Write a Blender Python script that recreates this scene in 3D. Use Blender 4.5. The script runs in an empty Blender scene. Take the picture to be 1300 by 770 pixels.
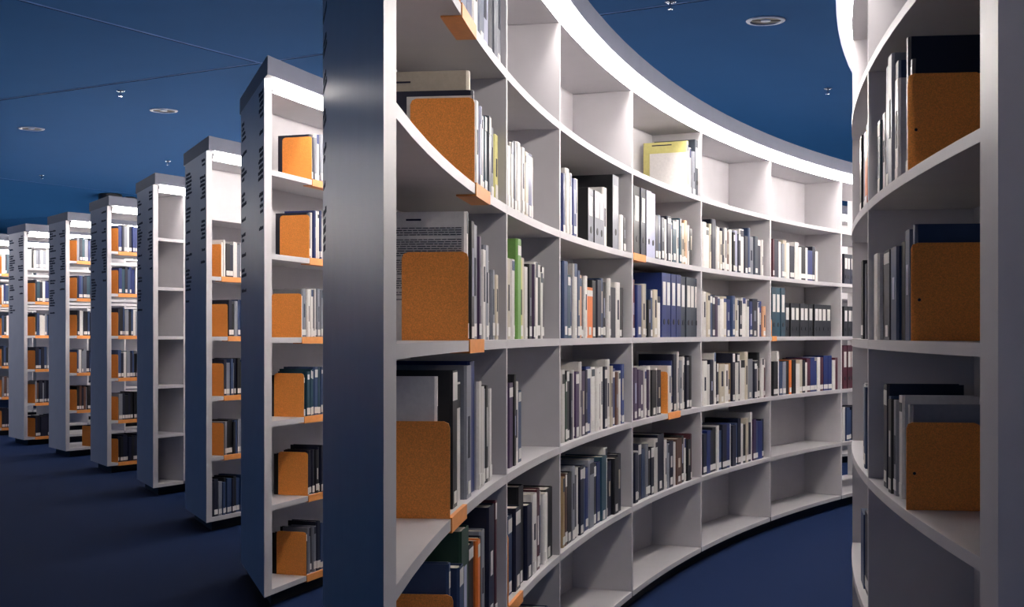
import bpy, math, random
from math import sin, cos, atan2, sqrt, radians, degrees, hypot, pi
random.seed(7)
S = bpy.context.scene
COL = S.collection

# ------------------------------------------------------------------ camera
P = 0.37                      # shelf pitch in metres
FPX = 1650.0                  # focal length in pixels of the 1300-wide frame
HOR = 424.0                   # horizon row
Z3 = 1.20                     # top of the third shelf
CAMZ = Z3 + 0.04 * P
cam = bpy.data.cameras.new('camera'); camo = bpy.data.objects.new('camera', cam); COL.objects.link(camo)
camo.location = (0, 0, CAMZ); camo.rotation_euler = (pi / 2, 0, 0)
cam.sensor_width = 36.0; cam.lens = FPX / 1300 * 36.0
cam.shift_y = (HOR - 385.0) / 1300.0
cam.clip_end = 300
S.camera = camo

# ------------------------------------------------------------------ world (dusk) and exposure
W = bpy.data.worlds.new('dusk'); S.world = W; W.use_nodes = True
bgn = W.node_tree.nodes['Background']
bgn.inputs[0].default_value = (0.05, 0.20, 0.56, 1); bgn.inputs[1].default_value = 1.1
LAMP_STRENGTH = 62.0
LAMP_COLOR = (1.0, 0.93, 0.88, 1)
S.view_settings.view_transform = 'Standard'; S.view_settings.look = 'None'
S.view_settings.exposure = 0.0; S.view_settings.gamma = 1.0
S.view_settings.use_curve_mapping = False

# ------------------------------------------------------------------ plan of the concentric rows
CX, CY = 34.36 * P, 3.93 * P
RA = 34.87 * P                # concave face of the long bookcase
PITCH = 4.11 * P
RW = 1.49 * P                 # radial width of one double-sided bookcase
TB = 0.024                    # board thickness
ZT = Z3 + 2 * P + 0.92 * P    # underside of the top board
OV = 0.052; ZF0 = ZT + 0.052; ZF1 = ZF0 + 0.082
CEIL = 3.30
def zs(k): return Z3 + (3 - k) * P          # top of shelf k (1..6)
def ray_phi(x, r, far=True):
    """angle on the circle of radius r that lies on the sight line through pixel column x"""
    u = (x - 650.0) / FPX
    a = 1 + u * u; b = -2 * (u * CX + CY); c = CX * CX + CY * CY - r * r
    q = sqrt(max(b * b - 4 * a * c, 0)); t = (-b + q) / (2 * a) if far else (-b - q) / (2 * a)
    return atan2(t - CY, CX - u * t)
def pt(phi, r): return (CX - r * cos(phi), CY + r * sin(phi))
def ceil_pt(x, y):
    d = (CEIL - CAMZ) * FPX / (HOR - y)
    return ((x - 650.0) / FPX * d, d)

# ------------------------------------------------------------------ materials
MC = {}
def lin(h):
    h = h.lstrip('#'); o = []
    for i in (0, 2, 4):
        v = int(h[i:i + 2], 16) / 255; o.append(v / 12.92 if v <= .04045 else ((v + .055) / 1.055) ** 2.4)
    return (*o, 1)
def mat(name, hexc, rough=.5, nscale=30., var=.08, bump=0., coat=0., rnd=0., stretch=None):
    if name in MC: return MC[name]
    m = bpy.data.materials.new(name); m.use_nodes = True; nt = m.node_tree; N = nt.nodes; L = nt.links
    b = N['Principled BSDF']; b.inputs['Roughness'].default_value = rough
    b.inputs['Coat Weight'].default_value = coat; b.inputs['Coat Roughness'].default_value = .12
    tc = N.new('ShaderNodeTexCoord'); mp = N.new('ShaderNodeMapping')
    if stretch: mp.inputs['Scale'].default_value = stretch
    L.new(tc.outputs['Object'], mp.inputs['Vector'])
    nz = N.new('ShaderNodeTexNoise'); nz.inputs['Scale'].default_value = nscale; nz.inputs['Detail'].default_value = 3
    L.new(mp.outputs[0], nz.inputs['Vector'])
    mr = N.new('ShaderNodeMapRange'); mr.inputs['From Min'].default_value = .3; mr.inputs['From Max'].default_value = .7
    mr.inputs['To Min'].default_value = 1 - var; mr.inputs['To Max'].default_value = 1 + var
    L.new(nz.outputs['Fac'], mr.inputs['Value'])
    hs = N.new('ShaderNodeHueSaturation'); hs.inputs['Color'].default_value = lin(hexc)
    if rnd:
        oi = N.new('ShaderNodeObjectInfo'); r2 = N.new('ShaderNodeMapRange')
        r2.inputs['To Min'].default_value = 1 - rnd; r2.inputs['To Max'].default_value = 1 + rnd
        L.new(oi.outputs['Random'], r2.inputs['Value'])
        mu = N.new('ShaderNodeMath'); mu.operation = 'MULTIPLY'
        L.new(mr.outputs[0], mu.inputs[0]); L.new(r2.outputs[0], mu.inputs[1]); L.new(mu.outputs[0], hs.inputs['Value'])
    else: L.new(mr.outputs[0], hs.inputs['Value'])
    L.new(hs.outputs[0], b.inputs['Base Color'])
    if bump:
        bp = N.new('ShaderNodeBump'); bp.inputs['Strength'].default_value = bump; bp.inputs['Distance'].default_value = .002
        L.new(nz.outputs['Fac'], bp.inputs['Height']); L.new(bp.outputs[0], b.inputs['Normal'])
    MC[name] = m; return m
def emit(name, color, strength):
    m = bpy.data.materials.new(name); m.use_nodes = True; N = m.node_tree.nodes
    b = N['Principled BSDF']; b.inputs['Base Color'].default_value = (.9, .9, .9, 1)
    b.inputs['Emission Color'].default_value = color; b.inputs['Emission Strength'].default_value = strength
    return m
WHITE = mat('white_laminate', '#c2bfc2', .40, 8, .03)
FASCIA = mat('shade_grey_fascia', '#4c5062', .5, 12, .04)  # grey darkened in its colour, as if the facing lamps missed it
CARPET = mat('blue_carpet', '#061d42', .95, 260, .35, bump=.6); CARPET.node_tree.nodes['Principled BSDF'].inputs['Specular IOR Level'].default_value = .12
CEILM = mat('ceiling_blue_sheen', '#112644', .95, 3, .05)
cb = CEILM.node_tree.nodes['Principled BSDF']; cb.inputs['Specular IOR Level'].default_value = .05
cb.inputs['Sheen Weight'].default_value = .35; cb.inputs['Sheen Roughness'].default_value = .45; cb.inputs['Sheen Tint'].default_value = (.06, .28, .75, 1)  # blue sheen imitates bluish light on the far ceiling
JOINT = mat('ceiling_joint', '#3f66a0', .8, 10, .05)
PLINTH = mat('dark_plinth', '#10131c', .7, 20, .1)
INK = mat('black_ink', '#0c1430', .7, 40, .1)
ORANGE = mat('orange_speckled_board', '#f0953e', .62, 420, .22, bump=.15)
LIPM = mat('orange_shelf_clip', '#ee9a50', .5, 60, .06)
PAPER = mat('paper_edges', '#cfc8ba', .8, 300, .12, stretch=(1, .02, .02))
LABEL = mat('white_paper_label', '#d9d6d2', .5, 60, .03)
METAL = mat('bright_metal', '#b8bec8', .25, 20, .04); METAL.node_tree.nodes['Principled BSDF'].inputs['Metallic'].default_value = 1
TRIM = mat('blue_grey_trim', '#4d6488', .45, 20, .05)
DARK = mat('dark_fitting', '#0b0f18', .5, 20, .1)
BLKPL = mat('black_plastic', '#0d0e14', .35, 20, .1)
LAMPOFF = mat('lamp_diffuser_unlit', '#d5d8dc', .5, 10, .02)
LAMP = emit('lamp_diffuser_glow', LAMP_COLOR, LAMP_STRENGTH)
COLS = dict(w=('white', '#d6d2ce'), c=('cream', '#bdb3a0'), g=('grey', '#7f828c'), d=('dark grey', '#2a3442'), k=('black', '#06080f'),
            n=('navy', '#080e28'), b=('blue', '#0e2562'), s=('slate-blue', '#2b3f63'), t=('teal', '#123c4d'), p=('purple', '#3a2548'),
            r=('maroon', '#4a1424'), o=('orange', '#dc7430'), e=('peach', '#dba57e'), a=('tan', '#a68b64'), v=('green', '#6d9b4e'),
            y=('yellow', '#d6cf83'), f=('dark green', '#1d3b2b'), m=('brown', '#5e4034'), l=('lavender-grey', '#a3a6c0'))
def bookmat(c): n, h = COLS[c]; return mat('book_cover_' + n, h, .5, 90, .05, coat=.10, rnd=.20)

# ------------------------------------------------------------------ mesh helpers
class MB:
    def __init__(s): s.v = []; s.f = []
    def hexa(s, b, t):           # bottom and top loops of n points
        n = len(b); o = len(s.v); s.v += list(b) + list(t)
        s.f.append(tuple(o + i for i in reversed(range(n)))); s.f.append(tuple(o + n + i for i in range(n)))
        for i in range(n):
            j = (i + 1) % n; s.f.append((o + i, o + j, o + n + j, o + n + i))
        return s
    def prism(s, pts, z0, z1): return s.hexa([(x, y, z0) for x, y in pts], [(x, y, z1) for x, y in pts])
    def box(s, x0, x1, y0, y1, z0, z1): return s.prism([(x0, y0), (x1, y0), (x1, y1), (x0, y1)], z0, z1)
    def sweep(s, rings):         # closed tube through rings of equal length
        n = len(rings[0]); o = len(s.v)
        for r in rings: s.v += r
        for k in range(len(rings) - 1):
            for i in range(n):
                j = (i + 1) % n; a = o + k * n
                s.f.append((a + i, a + j, a + n + j, a + n + i))
        s.f.append(tuple(o + i for i in reversed(range(n)))); e = o + (len(rings) - 1) * n
        s.f.append(tuple(e + i for i in range(n))); return s
    def lathe(s, prof, n=20, cx=0, cy=0):
        o = len(s.v)
        for r, z in prof:
            for i in range(n): a = 2 * pi * i / n; s.v.append((cx + r * cos(a), cy + r * sin(a), z))
        for k in range(len(prof) - 1):
            for i in range(n):
                j = (i + 1) % n; s.f.append((o + k * n + i, o + k * n + j, o + (k + 1) * n + j, o + (k + 1) * n + i))
        return s
    def mesh(s, name, m):
        me = bpy.data.meshes.new(name); me.from_pydata(s.v, [], s.f); me.update()
        import bmesh
        bm = bmesh.new(); bm.from_mesh(me); bmesh.ops.recalc_face_normals(bm, faces=bm.faces); bm.to_mesh(me); bm.free()
        if m: me.materials.append(m)
        return me
def link(name, me, parent=None, loc=(0, 0, 0), rz=0.):
    o = bpy.data.objects.new(name, me); COL.objects.link(o); o.location = loc; o.rotation_euler = (0, 0, rz)
    if parent: o.parent = parent
    return o
def tag(o, label, cat, group=None, kind=None):
    if label: o['label'] = label
    if cat: o['category'] = cat
    if group: o['group'] = group
    if kind: o['kind'] = kind
    return o
def frame(phi, r, z, flip=False):
    """location and z-rotation of a frame: x along the row, y into the shelf"""
    x, y = pt(phi, r); a = pi / 2 - phi + (pi if flip else 0)
    return (x, y, z), a

# ------------------------------------------------------------------ floor and ceiling
fl = link('floor', MB().box(-32, 34, -14, 34, -.05, 0).mesh('floor', CARPET)); tag(fl, 'dark blue carpet floor', 'floor', kind='structure')
wb = link('wall_back', MB().box(-32, 34, 33.8, 34, 0, CEIL + .2).mesh('wall_back', mat('back_wall_paint', '#aab0bb', .8, 4, .04))); tag(wb, 'pale painted back wall beyond the rows', 'wall', kind='structure')
TH = radians(31); U = (sin(TH), cos(TH)); V = (-cos(TH), sin(TH)); Q = (-1.94, 10.0)
ce = link('ceiling', MB().box(-32, 34, -14, 34, CEIL + .012, CEIL + .2).mesh('ceiling', JOINT)); tag(ce, 'dim plaster ceiling of large panels', 'ceiling', kind='structure')
PS = 8.0; G = .022
pm = MB().box(G, PS - G, G, PS - G, 0, .011).mesh('ceiling_panel', CEILM)
for i in range(-6, 7):
    for j in range(-6, 7):
        x = Q[0] + U[0] * PS * i - V[0] * PS * j; y = Q[1] + U[1] * PS * i - V[1] * PS * j
        # local x along U, local y along V
        cxm = x + (U[0] + V[0]) * PS / 2; cym = y + (U[1] + V[1]) * PS / 2
        if -27 < cxm < 29 and -9 < cym < 29:
            link('ceiling_panel', pm, ce, (x, y, CEIL), atan2(U[1], U[0]))
jm = MB().box(-30, 30, -.006, .006, 0, .011).mesh('joint_strip', JOINT)
for k in (-1, 0, 1):
    for d, e in ((U, V), (V, U)):
        link('joint_strip', jm, ce, (Q[0] + e[0] * PS * k, Q[1] + e[1] * PS * k, CEIL), atan2(d[1], d[0]))

# ------------------------------------------------------------------ a bookcase row
ROWS = {}
def arc_ring(r0, r1, z0, z1, a0, a1, rf, phim):
    def L(a, r): d = a - phim; return (r * sin(d), r * cos(d) - rf)
    p, q = L(a0, r0), L(a1, r1)
    return [(*p, z0), (*q, z0), (*q, z1), (*p, z1)]
def slab(name, m, root, r0, r1, z0, z1, s0, s1, e0, e1, n, rf, prof=None):
    """curved board: start angles s0 (at r0), s1 (at r1), end angles e0, e1"""
    phim = (s0 + e0) / 2; b = MB(); rings = []
    for i in range(n + 1):
        t = i / n; rings.append(arc_ring(r0, r1, z0, z1, s0 + (e0 - s0) * t, s1 + (e1 - s1) * t, rf, phim))
    b.sweep(rings); (x, y, z), a = frame(phim, rf, 0)
    o = link(name, b.mesh(name, m), root, (x - root.location.x, y - root.location.y, 0), a)
    return o
def strip(name, m, root, prof, s, e, n, rf):
    """sweep a closed (r,z) profile between angles s(r) and e"""
    phim = (s(rf) + e) / 2; rings = []
    for i in range(n + 1):
        t = i / n; ring = []
        for r, z in prof:
            a = s(r) + (e - s(r)) * t; d = a - phim
            ring.append((r * sin(d), r * cos(d) - rf, z))
        rings.append(ring)
    (x, y, z), a = frame(phim, rf, 0)
    return link(name, MB().sweep(rings).mesh(name, m), root, (x - root.location.x, y - root.location.y, 0), a)

def make_row(key, r_in, phi_in, phi_out, angs, label, solid, lettering=False, unlit={}, shelves_in=True, shelves_out=True):
    r_out = r_in + RW; r_mid = r_in + RW / 2
    slope = (phi_out - phi_in) / RW
    def s0(r): return phi_in + slope * (r - r_in)                 # outer face of the end panel
    # end panel 42 mm thick: offset measured along the arc
    alpha = math.atan2(RW, (phi_out - phi_in) * r_in) if phi_out != phi_in else pi / 2
    off = .042 / max(sin(abs(alpha)), .15) / r_in
    def s1(r): return s0(r) + off
    root = bpy.data.objects.new('curved_bookcase', None); COL.objects.link(root)
    bx, by = pt(phi_in, r_in); root.location = (bx, by, 0); root.empty_display_size = .2
    tag(root, label, 'bookcase', 'curved white bookcases in concentric rows')
    def loc(p): return (p[0] - bx, p[1] - by)
    # end panel
    ep = MB().prism([loc(pt(s0(r_in), r_in)), loc(pt(s1(r_in), r_in)), loc(pt(s1(r_out), r_out)), loc(pt(s0(r_out), r_out))], TB + .042, ZF0)
    link('end_panel', ep.mesh('end_panel', WHITE), root)
    end = angs[-1]; nseg = max(8, int((end - phi_in) / radians(1.2)))
    # plinth, top, fascias
    strip('plinth', PLINTH, root, [(r_in + .05, 0), (r_out - .05, 0), (r_out - .05, .066), (r_in + .05, .066)], lambda r: s1(r) + .02 / r_in, end, nseg, r_in)
    strip('top_board', WHITE, root, [(r_in, ZT), (r_out, ZT), (r_out, ZT + .03), (r_in, ZT + .03)], s1, end, nseg, r_in)
    strip('top_cover', WHITE, root, [(r_in - OV + .018, ZF1 - .02), (r_out + OV - .018, ZF1 - .02), (r_out + OV - .018, ZF1), (r_in - OV + .018, ZF1)], lambda r: s1(r), end, nseg, r_in)
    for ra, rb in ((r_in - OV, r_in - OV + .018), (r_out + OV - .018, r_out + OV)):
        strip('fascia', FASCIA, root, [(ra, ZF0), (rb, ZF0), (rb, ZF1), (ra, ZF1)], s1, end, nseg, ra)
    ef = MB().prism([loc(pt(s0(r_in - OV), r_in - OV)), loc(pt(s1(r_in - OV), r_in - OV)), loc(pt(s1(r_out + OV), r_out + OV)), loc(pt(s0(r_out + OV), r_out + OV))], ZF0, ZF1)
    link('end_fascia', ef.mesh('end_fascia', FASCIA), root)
    # lamps: one angled diffuser per bay, each side, with brackets
    for side in (0, 1):
        if side == 0: prof = [(r_in - OV + .019, ZF0 - .002), (r_in - .003, ZT + .001), (r_in - .001, ZT + .006), (r_in - .003, ZF0 - .002)]; rf = r_in
        else: prof = [(r_out + OV - .019, ZF0 - .002), (r_out + .003, ZT + .001), (r_out + .001, ZT + .006), (r_out + .003, ZF0 - .002)]; rf = r_out
        prev = None
        for k in range(len(angs)):
            e = angs[k] + .35 * max(0, angs[k] - (angs[k - 1] if k else s1(rf))) * (0 if k == len(angs) - 1 else 1)
            st = (lambda r: s1(r) + .012 / r_in) if prev is None else (lambda r, pv=prev: max(pv, s1(r)) + .018 / r_in)
            if e - st(rf) < .005: prev = max(e, s1(rf)); continue
            o = strip('lamp_diffuser', unlit.get((side, k), LAMP), root, prof, st, e, 7, rf)
            if prev is not None or True:
                a = st(rf) - .009 / r_in; sg = -1 if side == 0 else 1
                (x, y, z), rz = frame(a, rf, 0, False)
                q = MB(); yo = -OV + .018 if side == 0 else OV - .018
                q.hexa([(-.0065, yo, ZF0 - .001), (-.0065, sg * .001, ZF0 - .001), (-.0065, sg * .001, ZT + .0005)],
                       [(.0065, yo, ZF0 - .001), (.0065, sg * .001, ZF0 - .001), (.0065, sg * .001, ZT + .0005)])
                bo = link('lamp_bracket', q.mesh('lamp_bracket', WHITE), root, (x - bx, y - by, 0), rz)
                if prev is None:
                    h = MB(); n = 10; cz = ZF0 - .017; cy_ = sg * .014
                    for xx in (-.0085, -.0064): h.v += [(xx, cy_ + .005 * cos(2 * pi * i / n), cz + .005 * sin(2 * pi * i / n)) for i in range(n)]
                    h.f = [tuple(range(n)), tuple(range(n, 2 * n))] + [(i, (i + 1) % n, n + (i + 1) % n, n + i) for i in range(n)]
                    link('screw_hole', h.mesh('screw_hole', DARK), bo)
            prev = e
    # dividers and boards
    TD = .018
    for k, a in enumerate(angs):
        (x, y, z), rz = frame(a, r_in, 0)
        d0, d1 = 0., RW
        for q in range(100):
            if s1(r_in + d1) > a - TD / r_in: d1 -= RW / 100
            if s1(r_in + d0) > a - TD / r_in: d0 += RW / 100
        key_m = ('div', round(d0, 3), round(d1, 3))
        if d1 - d0 < .05: continue
        if key_m not in MC: MC[key_m] = MB().box(-TD / 2, TD / 2, d0, d1, .091, ZT - .0005).mesh('divider', WHITE)
        link('divider', MC[key_m], root, (x - bx, y - by, 0), rz)
    cache = {}
    for k in range(len(angs)):
        e = angs[k] - TD / 2 / r_in - .0001
        first = k == 0
        def st(r): return min(s1(r) if first else max(s1(r), angs[k - 1] + TD / 2 / r_in + .0001), e - .0004)
        for side in (0, 1):
            ra, rb = (r_in, r_mid) if side == 0 else (r_mid, r_out)
            if (side == 0 and not shelves_in) or (side == 1 and not shelves_out): continue
            for q in range(60):
                if s1(rb) > e - .0004: rb -= RW / 120
                if s1(ra) > e - .0004: ra += RW / 120
            if rb - ra < .03: continue
            for t in range(1, 7):
                z1 = zs(t)
                dphi = round(e - st(ra), 5)
                ck = (side, dphi)
                if not first and k > 1 and ck in cache:
                    phim = (st(ra) + e) / 2; (x, y, z), rz = frame(phim, r_in, 0)
                    link('shelf_board', cache[ck], root, (x - bx, y - by, z1), rz)
                else:
                    o = slab('shelf_board', WHITE, root, ra, rb, -TB, 0, st(ra), st(rb), e, e, 8, r_in)
                    o.location.z = z1
                    cache[ck] = o.data
                    if first: cache[(side, 'first')] = o.data; cache.pop(ck)
        if k in solid and e - st(r_mid) > .01:
            slab('back_panel', WHITE, root, r_mid - .006, r_mid + .006, zs(6), ZT, st(r_mid), st(r_mid), e, e, 8, r_mid)
    # lettering on the end panel: two ragged columns of short printed lines
    if lettering:
        A0 = pt(s0(r_in), r_in); A1 = pt(s0(r_out), r_out)
        Ld = hypot(A1[0] - A0[0], A1[1] - A0[1]); d = ((A1[0] - A0[0]) / Ld, (A1[1] - A0[1]) / Ld)
        nx, ny = d[1], -d[0]
        tx, ty = pt(s0(r_in) + .05, r_in)
        if (tx - A0[0]) * nx + (ty - A0[1]) * ny > 0: nx, ny = -nx, -ny
        rg = random.Random(sum(map(ord, key)) + 5)
        for cname in ((1,) if key == 'A' else (0, 1)):
            b = MB(); z = ZF0 - .03 - cname * .03; zl = 1.72 if cname == 0 else 1.45
            while z > zl:
                z -= .025 if rg.random() < .70 else .075
                wl = rg.uniform(.07, .17) * (1 if cname == 0 else 1.2); u0 = .04 if cname == 0 else Ld - .05 - wl
                u = u0
                while u < u0 + wl:
                    cw = rg.uniform(.012, .028); hh = rg.uniform(.011, .018)
                    q = [(A0[0] + d[0] * uu - bx, A0[1] + d[1] * uu - by) for uu in (u, u + cw)]
                    b.prism([q[0], q[1], (q[1][0] + nx * .0012, q[1][1] + ny * .0012), (q[0][0] + nx * .0012, q[0][1] + ny * .0012)], z, z + hh)
                    u += cw + .004
            if b.v: link('lettering', b.mesh('lettering', INK), root)['kind'] = 'stuff'
    ROWS[key] = dict(root=root, r_in=r_in, r_out=r_out, s1=s1, angs=angs)
    return root

BAY = radians(5.72)
A_div = [ray_phi(x, RA) for x in (643.5, 711, 803, 890.5, 978.3, 1068.3)]
while A_div[-1] < radians(56): A_div.append(A_div[-1] + BAY)
make_row('A', RA, ray_phi(487, RA), ray_phi(410, RA + RW), A_div,
         'long curved white bookcase with concave lit shelves and very broad end panel', solid={0, 1, 2, 3, 4, 5}, lettering=True, unlit={(0, 0): LAMPOFF})
RB = RA - PITCH; RBo = RB + RW
pb = ray_phi(1267, RBo, far=False); pb2 = ray_phi(1102, RBo, far=False)
B_div = [pb2]
while B_div[-1] < radians(48): B_div.append(B_div[-1] + radians(6.1))
make_row('B', RB, pb - radians(5.6), pb, B_div, 'convex white bookcase across the aisle from the long concave one', solid=set(range(12)))

# rows standing behind, seen end-on
R_in_px = [335.5, 262, 194.5, 136, 83.5, 30.5]
R_out_px = [306, 235, 174, 115, 62, 11]
names = ['white bookcase just behind the long concave one, tall lettered end panel',
         'second bookcase behind the long one, empty top shelf and lettered end',
         'lettered bookcase with all its end shelves standing empty',
         'lettered white bookcase just beyond the one with empty shelves',
         'lettered white bookcase with its bottom shelf nearly empty',
         'lettered white bookcase with white journals filling its top shelf']
ends = []
for k in range(9):
    r = RA + PITCH * (k + 1)
    if k < 6: a, b = ray_phi(R_in_px[k], r), ray_phi(R_out_px[k], r + RW); ends.append((a, b))
    else:
        a = ends[-1][0] + (ends[-1][0] - ends[-2][0]) * .9; b = a + (ends[5][1] - ends[5][0]); ends.append((a, b))
    L = 1.28 / r
    n = 11 if k < 2 else 4
    divs = [a + L * (i + 1) + .03 / r for i in range(n)]
    if k == 2: divs = [ray_phi(234, r)]; divs += [divs[0] + L * (i + 1) for i in range(3)]
    make_row('R%d' % (k + 1), r, a, b, divs, names[k] if k < 6 else
             ['far white bookcase past the one with white journals on top', 'eighth bookcase, second beyond the white journals', 'last far bookcase, third beyond the white journals'][k - 6],
             solid=set(range(12)) if k < 3 else set(), lettering=k < 6)
    print('ROW', k + 1, 'phi', round(degrees(a), 1), round(degrees(b), 1), 'end', pt(a, r))

# ------------------------------------------------------------------ books, binders, bookends
ORD = ['zeroth', 'first', 'second', 'third', 'fourth', 'fifth', 'sixth', 'seventh', 'eighth', 'ninth', 'tenth', 'eleventh', 'twelfth', 'thirteenth',
       'fourteenth', 'fifteenth', 'sixteenth', 'seventeenth', 'eighteenth', 'nineteenth', 'twentieth'] + ['twenty-' + q for q in
       ('first', 'second', 'third', 'fourth', 'fifth', 'sixth', 'seventh', 'eighth', 'ninth')]
TIER = ['top', 'second', 'third', 'fourth', 'fifth', 'bottom']
ROWTXT = dict(A='long concave bookcase', B='convex bookcase', R1='bookcase just behind', R2='second bookcase behind')
SMALL = {('A', 5), ('A', 6), ('R2', 0), ('B', 1), ('A', 4, 4)}
FAR = {}                      # colour -> MB with the farthest books in world space
def book_shapes(t, d, h, c=.0):
    b = .0025 if t > .018 else .0015; c = min(.006, t * .25)
    cv = MB(); o = [(-t / 2, d), (-t / 2, c), (-t / 2 + c, 0), (t / 2 - c, 0), (t / 2, c), (t / 2, d)]
    i = [(-t / 2 + b, d), (-t / 2 + b, c + b), (-t / 2 + c + b * .5, b), (t / 2 - c - b * .5, b), (t / 2 - b, c + b), (t / 2 - b, d)]
    for k in range(5): cv.prism([o[k], o[k + 1], i[k + 1], i[k]], 0, h)
    pg = MB().box(-t / 2 + b + .0002, t / 2 - b - .0002, c + b + .001, d - .004, .003, h - .005)
    return cv, pg
def depth_room(R, phi, d, flip):
    while d > .06 and R['s1'](R['r_out'] - d if flip else R['r_in'] + d) > phi - .004 / R['r_in']: d -= .004
    return d
def put_book(row, bay, tier, idx, phi, t, h, col, flip=False, depth=None, setback=None, kind='book', cover=None, rg=random, tilt=0.):
    R = ROWS[row]; r_face = R['r_out'] if flip else R['r_in']; sb = setback if setback is not None else rg.uniform(.012, .026)
    d = depth or min(.225, rg.uniform(.62, .78) * h if kind == 'book' else .24); d = min(d, .255 - sb)
    d = depth_room(R, phi - t / 2 / r_face, d + sb, flip) - sb
    r = r_face - sb if flip else r_face + sb
    z = zs(tier + 1) + .0005
    (x, y, z), a = frame(phi, r, z, flip)
    if row not in ROWTXT or (kind == 'book' and (row, bay) in SMALL) or (row, bay, tier) in SMALL:     # smallest ones: joined
        mb = FAR.setdefault(col, MB()); ca, sa = cos(a), sin(a)
        def add(mb, x0, x1, y0, y1, z0, z1):
            mb.prism([(x + ca * px - sa * py, y + sa * px + ca * py) for px, py in ((x0, y0), (x1, y0), (x1, y1), (x0, y1))], z + z0, z + z1)
        add(mb, -t / 2, t / 2, 0, d, 0, h)
        if rg.random() < .8: add(FAR.setdefault('w', MB()), -t / 2 + .002, t / 2 - .002, -.0008, 0, .012, .012 + .03)
        return
    cname = COLS[col][0]
    cv, pg = book_shapes(t, d, h)
    if kind == 'ring_binder':
        cv = MB().box(-t / 2, t / 2, 0, d, 0, h)
        cv = MB(); bb = .003
        cv.box(-t / 2, t / 2, 0, bb, 0, h); cv.box(-t / 2, -t / 2 + bb, bb, d, 0, h); cv.box(t / 2 - bb, t / 2, bb, d, 0, h)
        pg = MB().box(-t / 2 + bb + .001, t / 2 - bb - .012, .03, d - .012, .006, h - .02)
    two = kind == 'ring_binder' and col in 'gl'
    o = link(kind, cv.mesh(kind, bookmat('k' if two else col)), None, (x, y, z), a)
    if two: link('spine_panel', MB().box(-t / 2 + .001, t / 2 - .001, -.0008, 0, .001, h - .001).mesh('spine_panel', bookmat(col)), o)
    if tilt: o.rotation_euler = (0, tilt, a)
    size = 'tall ' if h > .75 * P else ('slim ' if t < .034 else ('thick ' if t > .07 else ''))
    kn = 'ring binder' if kind == 'ring_binder' else 'book'
    tag(o, f'{size}{cname} {kn} {ORD[idx]} from end-panel side, {TIER[tier]} shelf, {ORD[bay + 1]} bay, {ROWTXT[row]}', 'binder' if kind == 'ring_binder' else 'book',
        ('ring binders' if kind == 'ring_binder' else 'books') + ' on the ' + ROWTXT[row])
    link('page_block', pg.mesh('page_block', PAPER), o)
    if kind == 'ring_binder':
        lh = h * .36; z1 = h * .86
        link('spine_label', MB().box(-t * .30, t * .30, -.0012, 0, z1 - lh, z1).mesh('spine_label', LABEL), o)
        rr = min(.014, t * .28); n = 14; m = MB()
        for k in range(n):
            a0, a1 = 2 * pi * k / n, 2 * pi * (k + 1) / n
            m.hexa([(rr * cos(a0), -.002, .24 * h + rr * sin(a0)), (rr * cos(a1), -.002, .24 * h + rr * sin(a1)), (0, -.002, .24 * h)],
                   [(rr * cos(a0), 0, .24 * h + rr * sin(a0)), (rr * cos(a1), 0, .24 * h + rr * sin(a1)), (0, 0, .24 * h)])
        link('finger_hole', m.mesh('finger_hole', DARK), o)
    else:
        light = col in 'wceyagl'
        if rg.random() < .85:
            lh = rg.uniform(.026, .036); z0 = rg.uniform(.004, .014); q = min(t * .44, .018)
            link('spine_label', MB().box(-q, q, -.0012, 0, z0, z0 + lh).mesh('spine_label', LABEL), o)
        u = rg.random(); q = t * .5 - min(.006, t * .25) - .001
        if q > .003:
            if u < .30:
                link('title_band', MB().box(-q, q, -.0008, 0, h * rg.uniform(.78, .86), h * rg.uniform(.93, 1.0)).mesh('title_band', LABEL if not light else bookmat(rg.choice('nkbsd'))), o)
            elif u < .70:
                z0 = h * rg.uniform(.30, .45)
                link('spine_title', MB().box(-q * .4, q * .4, -.0008, 0, z0, z0 + h * rg.uniform(.2, .42)).mesh('spine_title', INK if light else bookmat(rg.choice('wcgl'))), o)
    if cover:
        sx = (t / 2) if flip else -(t / 2); e = .0012 if flip else -.0012
        m = MB(); rr = rg
        def bar(y0, y1, z0, z1): m.box(min(sx, sx + e), max(sx, sx + e), y0, y1, z0, z1)
        if cover == 'text':
            bar(d * .45, d * .6, h * .93, h * .945)
            zz = h * .87
            while zz > h * .30:
                u = d * .05
                while u < d * .86:
                    w = rr.uniform(.006, .02); bar(u, min(u + w, d * .88), zz, zz + .0019); u += w + .0022
                zz -= .0052 if rr.random() < .88 else .011
            bar(d * .89, d * .97, h * .60, h * .80)
        elif cover == 'title':
            bar(d * .60, d * .86, h * .90, h * .915)
            for q in range(5): bar(d * .86, d * .97, h * (.78 - .06 * q), h * (.795 - .06 * q))
        elif cover == 'inset':
            bar(0.002, d * .86, .002, h * .94)
        elif cover == 'small':
            bar(d * .35, d * .8, h * .93, h * .95)
        link('cover_print', m.mesh('cover_print', LABEL if cover == 'inset' else INK), o)
    return o
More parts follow.
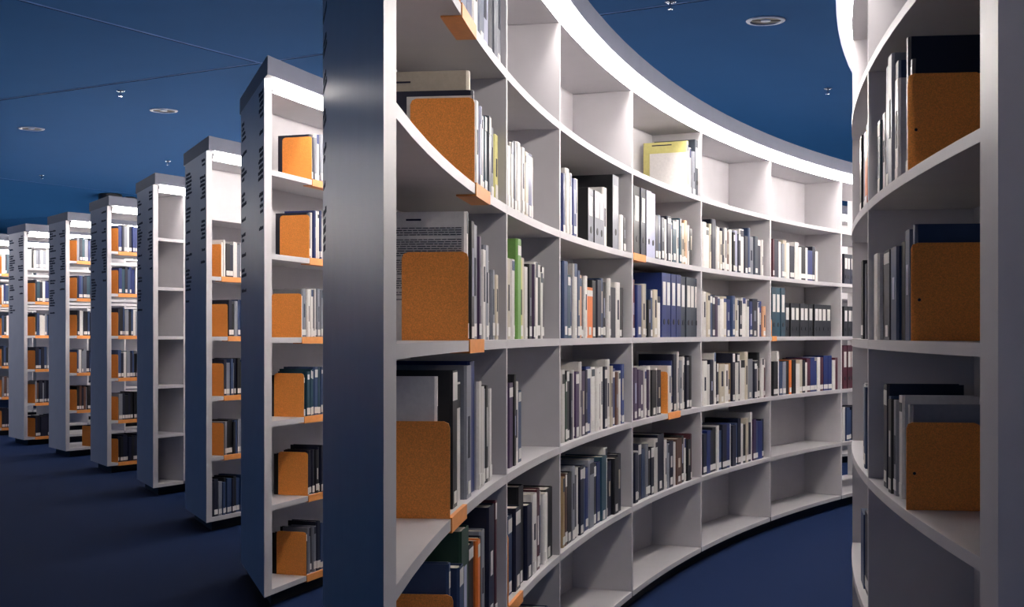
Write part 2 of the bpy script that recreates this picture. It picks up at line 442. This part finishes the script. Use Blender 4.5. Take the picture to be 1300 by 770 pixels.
def put_bookend(row, bay, tier, x, flip=False, h=.55 * P, d=.42 * P, lip=.22, phi=None, label=None):
    R = ROWS[row]; rf = R['r_out'] if flip else R['r_in']
    if phi is None: phi = ray_phi(x, rf, far=not flip)
    d = depth_room(R, phi, d, flip)
    (wx, wy, z), a = frame(phi, rf, zs(tier + 1), flip)
    root = bpy.data.objects.new('bookend', None); COL.objects.link(root); root.location = (wx, wy, z); root.rotation_euler = (0, 0, a); root.empty_display_size = .05
    m = MB(); c = .014; th = .0028
    sil = [(.001, .0008), (d, .0008), (d, h - c), (d - c * .3, h - c * .3), (d - c, h), (c, h), (c * .3, h - c * .3), (.001, h - c)]
    m.hexa([(-th / 2, y, zz) for y, zz in sil], [(th / 2, y, zz) for y, zz in sil])
    link('plate', m.mesh('plate', ORANGE), root)
    if flip:
        hm = MB(); n = 10
        hm.hexa([(th / 2, .018 + .0035 * cos(2 * pi * i / n), h * .42 + .0035 * sin(2 * pi * i / n)) for i in range(n)],
                [(th / 2 + .0006, .018 + .0035 * cos(2 * pi * i / n), h * .42 + .0035 * sin(2 * pi * i / n)) for i in range(n)])
        link('punched_hole', hm.mesh('punched_hole', DARK), root)
    if lip:
        # the clip wraps round the shelf edge and follows its curve
        sgn = -1 if flip else 1; rings = []
        n = 5
        def W(x_, dy):           # point at arc distance x_ along the row, dy into the shelf
            dd = x_ / rf
            if not flip: return (sin(dd) * (rf + dy), (rf + dy) * cos(dd) - rf)
            return (-(sin(dd) * (rf - dy)), rf - (rf - dy) * cos(dd))
        for i in range(n + 1):
            u = lip * i / n
            p = [(-.0035, .003), (-.0035, -TB - .005), (.045, -TB - .005), (.045, -TB - .0008), (-.0008, -TB - .0008), (-.0008, .0008), (.006, .0008), (.006, .003)]
            rings.append([(*W(u, dy), zz) for dy, zz in p])
        link('shelf_clip', MB().sweep(rings).mesh('shelf_clip', LIPM), root)
    rt = ROWTXT.get(row)
    tag(root, label or (f'orange bookend with shelf clip on {TIER[tier]} shelf, {ORD[bay + 1]} bay of {rt}'), 'bookend', 'orange bookends')
    return root

def fill(row, bay, tier, x0, x1, h0, h1, seq, flip=False, start=1, kind='book', seed=None):
    """seq: tokens colour+pixel width, optional :height(in pitches); '/' binder"""
    R = ROWS[row]; rf = (R['r_out'] - .018) if flip else (R['r_in'] + .018)
    rg = random.Random(seed or (bay * 31 + tier * 7 + len(seq) + ord(row[0]) + ord(row[-1])))
    toks = seq.split(); ws = []
    for t in toks:
        body = t.split(':')[0].lstrip('/'); ws.append(float(body[1:] or 4))
    tot = sum(ws); x = x0; idx = start
    for t, w in zip(toks, ws):
        wpx = w / tot * (x1 - x0); body = t.lstrip('/')
        col = body[0]
        pa, pb_ = ray_phi(x, rf, far=not flip), ray_phi(x + wpx, rf, far=not flip)
        th = abs(pb_ - pa) * rf - .0012; ph = (pa + pb_) / 2
        f = (x + wpx / 2 - x0) / (x1 - x0)
        if ':' in t: h = float(t.split(':')[1])
        else: h = h0 + (h1 - h0) * f + rg.uniform(-.045, .045)
        x += wpx
        if col == '_': continue
        kd = 'ring_binder' if t[0] == '/' else 'book'
        put_book(row, bay, tier, idx, ph, max(th, .006), h * P, col, flip=flip, kind=kd, rg=rg)
        idx += 1
    return idx

def fill_auto(row, bay, tier, x0, x1, h0, h1, pal, wpx, seed=0, flip=False, start=1):
    rg = random.Random(seed * 97 + bay * 13 + tier * 5 + int(x0)); seq = []; s = 0
    while s < x1 - x0 - wpx * .5:
        w = wpx * rg.uniform(.6, 1.45); s += w; seq.append('%s%.2f' % (rg.choice(pal), w))
    return fill(row, bay, tier, x0, x1, h0, h1, ' '.join(seq), flip=flip, start=start, seed=seed + 3)

# ---- long concave bookcase, bay by bay
def lead(row, bay, tier, x, t, h, d, col, cover, idx, flip=False, setback=None):
    R = ROWS[row]; rf = R['r_out'] if flip else R['r_in']
    ph = ray_phi(x, rf, far=not flip)
    ph += (t / 2 + .003) / rf
    return put_book(row, bay, tier, idx, ph, t, h * P, col, flip=flip, depth=d, setback=setback if setback is not None else .012, cover=cover)
# bay 1
put_bookend('A', 0, 0, 585); fill('A', 0, 0, 588, 636, .8, .7, 's6 b5 w4 s5 l6 n4 g5')
put_bookend('A', 0, 1, 603)
lead('A', 0, 1, 603.2, .02, .60, .185, 'n', 'inset', 1, setback=.006)
lead('A', 0, 1, 605.2, .03, .74, .235, 'c', 'title', 2, setback=.02)
fill('A', 0, 1, 608, 634, .60, .50, 'w4:.62 l3:.6 g3 t4:.56 d4:.58 w3 g4 y5:.5', start=3)
put_bookend('A', 0, 2, 595)
lead('A', 0, 2, 595.3, .03, .80, .235, 'w', 'text', 1, setback=.006)
fill('A', 0, 2, 599, 631, .76, .48, 'k4:.78 g5:.77 p3:.7 w4:.62 g4:.66 w4:.56 g3:.5 c3:.47', start=2)
put_bookend('A', 0, 3, 572)
lead('A', 0, 3, 572.3, .02, .80, .235, 'w', None, 1, setback=.03)
fill('A', 0, 3, 574, 627, .76, .64, 'k8:.82 w10:.74 g8:.84 p3:.66 b8:.86 w5 w5 g5:.66 k4:.68 w4 m3', start=2)
put_bookend('A', 0, 4, 576)
lead('A', 0, 4, 576.3, .03, .72, .22, 's', None, 1)
fill('A', 0, 4, 580, 630, .8, .62, 's6:.62 w3:.6 f10:.8 k7:.66 o4:.66 n6:.65 g5 n8:.82 r3:.83', start=2)
# bay 2
fill('A', 1, 1, 647, 678, .54, .52, 'w4 w4 g3:.57 w5:.58 w4 c5 b6:.55 w4')
fill('A', 1, 2, 647, 693, .63, .62, 'c5:.63 w5:.63 v6:.80 y4:.65 c5 w5:.60 k5:.63 p3 w4:.66 k5:.66 w4 n4:.64')
fill('A', 1, 3, 647, 665, .64, .64, 'p5:.66 k3:.72 w5:.66 s4:.58')
put_bookend('A', 1, 4, 646)
fill('A', 1, 4, 648, 703, .66, .62, 's5:.62 n6:.66 k6:.80 n6:.62 w5:.68 r4:.70 s4 w4 k8:.64')
fill('A', 1, 5, 672, 698, .6, .6, 'n8 k7 s8')
# bay 3
i = fill('A', 2, 1, 714.5, 735, .60, .56, 'b3:.58 w4:.64 g3 w3:.62 b5:.58 w4:.6')
i = fill('A', 2, 1, 747, 772, .57, .57, '/g6:.57 /g6:.57 /g6:.57 w4:.66', start=i)
fill('A', 2, 1, 779, 794, .85, .8, '/g7:.85 w4:.42 k3:.40', start=i)
fill('A', 2, 2, 714, 793, .62, .60, 's6:.74 t5 b5 w5:.74 s4:.68 e4:.64 n3 w4 o9:.53 k6 n6 s4 k4 w4:.66 n8 w6 k8:.58')
fill('A', 2, 3, 714, 793, .64, .65, 'w5:.7 f3 k5 n4 w3 p6 w3:.76 p6 n4 b8:.7 w6 w5 r3 w4 n5:.68 w5:.76 c4 b6 m4 w4 b5:.69')
fill('A', 2, 4, 714, 789, .67, .64, 'a3 m3 k6 g4:.73 n3 w3 n5 s4 b4 g6:.72 k4 b5 t7:.70 w3:.78 n5 k6 n5:.66')
# bay 4
lead('A', 3, 0, 874, .012, .56, .20, 'w', None, 1, setback=.008)
lead('A', 3, 0, 875, .03, .72, .235, 'y', 'small', 2, setback=.012)
fill('A', 3, 0, 876.5, 887, .66, .6, 'w3:.66 g3:.62 /d5:.80', start=3)
put_bookend('A', 3, 1, 804)
i = fill('A', 3, 1, 806, 832, .84, .84, '/k8:.84 /n6:.84 /l6.5:.84 /l5.5:.83')
fill('A', 3, 1, 832, 880, .60, .52, 'n5 s4 n5 w3 n6:.6 w3 t6:.57 w3 t3:.62 c4 a3:.58 e4:.62 w3 k4:.52', start=i)
i = fill('A', 3, 2, 805, 840, .66, .60, 'r3:.70 b6:.64 c5:.66 t4:.67 k4:.47 s3 c5:.61 w5:.53')
fill('A', 3, 2, 840.3, 888, .84, .83, '/b5.8:.845 /b5.8:.845 /b5.8:.845 /b5.8:.845 /d5.8:.83 /d5.8:.83 /d5.8:.83 /d5.8:.83', start=i)
i = fill('A', 3, 3, 804.5, 840, .60, .62, 'p5 p4 p5 w3 p3 w3 k7 w2 n5')
put_bookend('A', 3, 3, 848)
fill('A', 3, 3, 849, 878, .7, .76, 'w5:.62 b3 n6:.77 w3:.8 g4:.68 w3 k5:.74 n5:.72 k4', start=i)
fill('A', 3, 4, 805, 879, .62, .60, 'n5 w3 n5:.68 s5 g4 k3 n5 w4:.70 n10:.74 w3 g3 n6 w4 m8:.62 k4 w3 k5 r3')
# bay 5
fill('A', 4, 1, 893, 969, .63, .60, 'w5 w5 c3 n6:.74 w5 c4 n3 w4 m4 w4 k3 l5 n4 w6:.7 n5:.6 s3:.74 g6 d5 n5 w3')
fill('A', 4, 2, 893, 972, .62, .60, 'w5 c4 s4 n4 p4 w4 w4 c5 b6 s4 c4 w4 n4 w5 w4 b4 n8 w3 b4 e4:.5')
fill('A', 4, 3, 893, 972, .62, .62, 'w6 w4 n5 w3:.76 n3 c7 w5 a5 n4:.74 w4 n4:.74 w6 c4:.76 g7 n4 w3 k3:.74 w3 r3')
fill('A', 4, 4, 893.5, 971, .62, .66, 'n5 b5 n4 k5 w3 s4 n6 b5 w4 n5 s4 n4:.72 w3 k4 c3:.7 n5 w3:.78 p4 s3 b6 n4')
# bay 6
fill('A', 5, 1, 981, 1039, .64, .58, 'r2 n5 w4 g3 c4 w4 n5 w4 w3 k6 w3 b7 n3 w3')
i = fill('A', 5, 2, 980.5, 997, .83, .83, '/t5.5:.83 /t5.5:.83 /t5.5:.83')
fill('A', 5, 2, 998, 1056, .58, .58, ' '.join(['/k5.8:.58'] * 10), start=i)
put_bookend('A', 5, 2, 980, h=.3 * P, lip=.08)
fill('A', 5, 3, 982, 1063, .54, .60, 'k6 w3:.75 s4 g4 k6 o3 k5 w6 c4 k4 w3 r5 b6 b3 w4 r5 b6:.64 b5:.64 w4 r4:.6')
# bay 7
fill('A', 6, 1, 1071, 1100, .57, .57, '/n5:.57 /n5:.57 /n5:.57 /n5:.57 /n5:.57 /n5:.57')
fill('A', 6, 2, 1071, 1100, .57, .57, '/k5:.57 /k5:.57 /k5:.57 /k5:.57 /k5:.57 /k5:.57')
fill('A', 6, 3, 1071, 1100, .82, .82, '/r5:.82 /r5:.82 /r5:.82 /r5:.82 /r5:.82 /r5:.82')
fill('A', 6, 4, 1071, 1100, .6, .6, 'w3:.65 s4 s4 n4 k4 s5 n5')

# ---- convex bookcase across the aisle
bd = dict(flip=True)
put_bookend('B', 0, 1, 1152, flip=True, h=.57 * P, d=.43 * P, lip=0)
lead('B', 0, 1, 1152.0, .03, .66, .215, 'n', None, 1, flip=True)
lead('B', 0, 1, 1146.6, .03, .82, .235, 'n', None, 2, flip=True)
fill('B', 0, 1, 1141, 1113, .85, .5, 'w5:.66 s5:.80 g6:.88 s4:.84 w4:.55 t4:.52 w4:.56', flip=True, start=3)
put_bookend('B', 0, 2, 1156, flip=True, h=.57 * P, d=.43 * P, lip=0)
lead('B', 0, 2, 1155.0, .03, .68, .235, 's', None, 1, flip=True)
fill('B', 0, 2, 1151, 1107, .64, .56, 's5:.68 k4:.62 s6:.60 n6 k6 w4 n4', flip=True, start=2)
put_bookend('B', 0, 3, 1150, flip=True, h=.52 * P, d=.43 * P, lip=0)
lead('B', 0, 3, 1149.0, .03, .62, .235, 'g', None, 1, flip=True)
fill('B', 0, 3, 1142, 1121, .62, .66, 'w5 g4 k5 s4 n5:.7', flip=True, start=2)
for t, sq in ((1, 'o7:.62 w5:.7 g5:.66 k5'), (2, 'k5 n5 w3 k5'), (3, 's4 w4 n5 g5'), (4, 'n5 s4')):
    fill('B', 1, t, 1101, 1093, .62, .62, sq, flip=True)

# ---- first two bookcases behind
for t, x in ((0, 396), (1, 393), (2, 383), (3, 386), (4, 391), (5, 389)):
    put_bookend('R1', 0, t, x)
    lead('R1', 0, t, x + .3, .03, .58 if t in (0, 1) else .52, .17, 'nnwnkk'[t], None, 1, setback=.012)
    fill_auto('R1', 0, t, x + 2.5, 411, .58, .6, ['wgpwlg', 'bwgnw', 'wkwng', 'stsgt', 'nksn', 'snkg'][t], 3.6, seed=t + 1, start=2)
for t, x in ((1, 281), (2, 289), (3, 284), (4, 284)):
    put_bookend('R2', 0, t, x)
    fill_auto('R2', 0, t, x + 1, 310, .6, .58, ['', 'wkwkng', 'nswkg', 'nkgms', 'nskg'][t], 3.6, seed=t + 21, start=1)
fill_auto('R2', 0, 5, 268, 310, .58, .6, 'sngks', 3.6, seed=31)

# ---- farther rows
fr = {'R4': (140, 182), 'R5': (87.5, 126), 'R6': (34.5, 76), 'R7': (-8, 26)}
for q, (row, (xa, xb)) in enumerate(fr.items()):
    for t in range(6):
        if row == 'R5' and t == 5: continue
        pal = {0: 'wgnbt', 1: 'bntsw', 2: 'nkswg', 3: 'nkgsw', 4: 'nkgm', 5: 'nkn'}[t]
        if row == 'R6' and t == 0: fill_auto(row, 0, t, xa, xb, .56, .56, 'wwwgk', 3.2, seed=77); continue
        lab = {'R4': 'the bookcase beyond the empty one', 'R5': 'the bookcase with nearly empty bottom shelf', 'R6': 'the bookcase with white journals', 'R7': 'the bookcase past the white journals'}[row]
        put_bookend(row, 0, t, xa + 10, h=.56 * P, label=f'orange bookend and clip on {TIER[t]} shelf of {lab}')
        fill_auto(row, 0, t, xa + 10.5, xb, .64, .6, pal, 3.2, seed=q * 10 + t)
put_bookend('R5', 0, 5, 117, label='orange bookend alone on the nearly empty bottom shelf')
b = None
far_root = bpy.data.objects.new('books', None); COL.objects.link(far_root); far_root.location = (*pt(ends[3][0], RA + 4 * PITCH), 0)
# one object with a material slot per colour
fm = MB(); mats = []; fidx = []
for c, mb in FAR.items():
    o = len(fm.v); fm.v += mb.v; fm.f += [tuple(i + o for i in f) for f in mb.f]; fidx += [len(mats)] * len(mb.f); mats.append(bookmat(c))
me = fm.mesh('books', None)
for m in mats: me.materials.append(m)
for p_, k in zip(me.polygons, fidx): p_.material_index = k
bpy.data.objects.remove(far_root)
tag(link('books', me), 'small distant books filling the farther bookcases and far bays', 'books', kind='stuff')

# ------------------------------------------------------------------ ceiling fittings
def downlight(x, y, label):
    o = bpy.data.objects.new('ceiling_downlight', None); COL.objects.link(o); o.location = (x, y, CEIL); o.empty_display_size = .1
    link('trim_ring', MB().lathe([(.098, -.001), (.102, -.009), (.125, -.007), (.130, -.001)], 28).mesh('trim_ring', TRIM), o)
    link('reflector', MB().lathe([(.098, -.001), (.085, -.0005), (.03, .0), (.001, .0)], 24).mesh('reflector', DARK), o)
    m = MB().lathe([(.001, -.006), (.032, -.006), (.036, 0)], 16); link('lamp_cap', m.mesh('lamp_cap', TRIM), o)
    cb = MB().box(-.1, .1, -.004, .004, -.005, -.001); link('cross_blade', cb.mesh('cross_blade', DARK), o)
    tag(o, label, 'downlight', 'round recessed downlights in the ceiling')
x0, y0 = ceil_pt(208, 140); x3, y3 = ceil_pt(972, 26); x9, y9 = ceil_pt(40, 163)
downlight(x0, y0, 'round unlit recessed downlight above the lettered bookcases, bright rimmed')
downlight(x3, y3, 'round unlit recessed downlight above the aisle between facing bookcases')
downlight(x9, y9, 'round unlit recessed downlight above the open floor beside the rows')
# added downlights out of view, filling the row ends and the near bay
def fill_downlight(x, y, label, watts=55):
    downlight(x, y, label)
    root = [o for o in bpy.data.objects if o.get('label') == label][0]
    for o in list(root.children):
        if o.name.startswith(('lamp_cap', 'cross_blade', 'reflector')): bpy.data.objects.remove(o)
    link('lamp_glass', MB().lathe([(.097, -.001), (.06, -.003), (.001, -.004)], 24).mesh('lamp_glass', LABEL), root)
    la = bpy.data.lights.new('fill_lamp', 'AREA'); la.shape = 'DISK'; la.size = .19; la.energy = watts; la.color = (.96, .95, 1.0)
    lo = bpy.data.objects.new('fill_lamp', la); COL.objects.link(lo); lo.parent = root; lo.location = (0, 0, -.012)
for (x, y, lb) in ((-7.8, 12.2, 'added unseen fill downlight over the open floor, first by the lettered ends'), (-9.4, 13.3, 'added unseen fill downlight over the open floor, second from lettered ends'),
                   (-6.6, 14.4, 'added unseen fill downlight over the open floor near the far bookcases'), (-8.2, 15.5, 'added unseen fill downlight over the open floor, farthest from the aisle')):
    fill_downlight(x, y, lb, 20)
for k, lb in enumerate(('added unseen fill downlight over the cross aisle before the bookcase ends', 'added unseen fill downlight farther back over the cross aisle', 'added unseen fill downlight farthest back over the cross aisle')):
    fill_downlight(2.2 + .7 * k, -2.6 - 1.8 * k, lb, (14, 24, 34)[k])  # added behind the camera to brighten the near bay's bookends
def sprinkler(px, py, label):
    x, y = ceil_pt(px, py)
    o = bpy.data.objects.new('sprinkler_head', None); COL.objects.link(o); o.location = (x, y, CEIL); o.empty_display_size = .05
    link('escutcheon', MB().lathe([(.001, -.012), (.02, -.012), (.036, -.004), (.036, 0)], 18).mesh('escutcheon', METAL), o)
    link('stem', MB().lathe([(.008, -.012), (.008, -.045), (.001, -.046)], 10).mesh('stem', METAL), o)
    link('deflector', MB().lathe([(.001, -.046), (.018, -.046), (.018, -.049), (.001, -.049)], 14).mesh('deflector', METAL), o)
    tag(o, label, 'sprinkler', 'small ceiling sprinklers')
for px, py, lb in ((153, 115, 'small sprinkler head on the ceiling near the panel joint'), (53, 222, 'small sprinkler head on the far ceiling over open floor'),
                   (213, 204, 'small bright sprinkler head above the second lettered bookcase'), (1051, 112, 'small sprinkler head above the aisle beside convex bookcase'),
                   (851, 2, 'small sprinkler head above the long bookcase')):
    sprinkler(px, py, lb)
def drum(px, py, w, label):
    x, y = ceil_pt(px, py); d = y; r = w / 2 / FPX * d
    o = bpy.data.objects.new('ceiling_drum', None); COL.objects.link(o); o.location = (x, y, CEIL); o.empty_display_size = .1
    link('housing', MB().lathe([(r * .9, 0), (r, -.01), (r, -.10), (r * .92, -.115), (r * .85, -.115)], 24).mesh('housing', DARK), o)
    link('base_disc', MB().lathe([(r * .85, -.114), (.001, -.114)], 24).mesh('base_disc', BLKPL), o)
    tag(o, label, 'ceiling fitting', 'dark drums hung from the ceiling')
drum(140, 246, 29, 'dark round drum on the ceiling over the lettered bookcases'); drum(165, 250, 14, 'smaller dark drum on the ceiling beside the larger one')
print('OBJECT COUNT', len(bpy.data.objects), 'books', sum(1 for o in bpy.data.objects if o.name.startswith('book') and not o.name.startswith('bookend') and not o.parent))
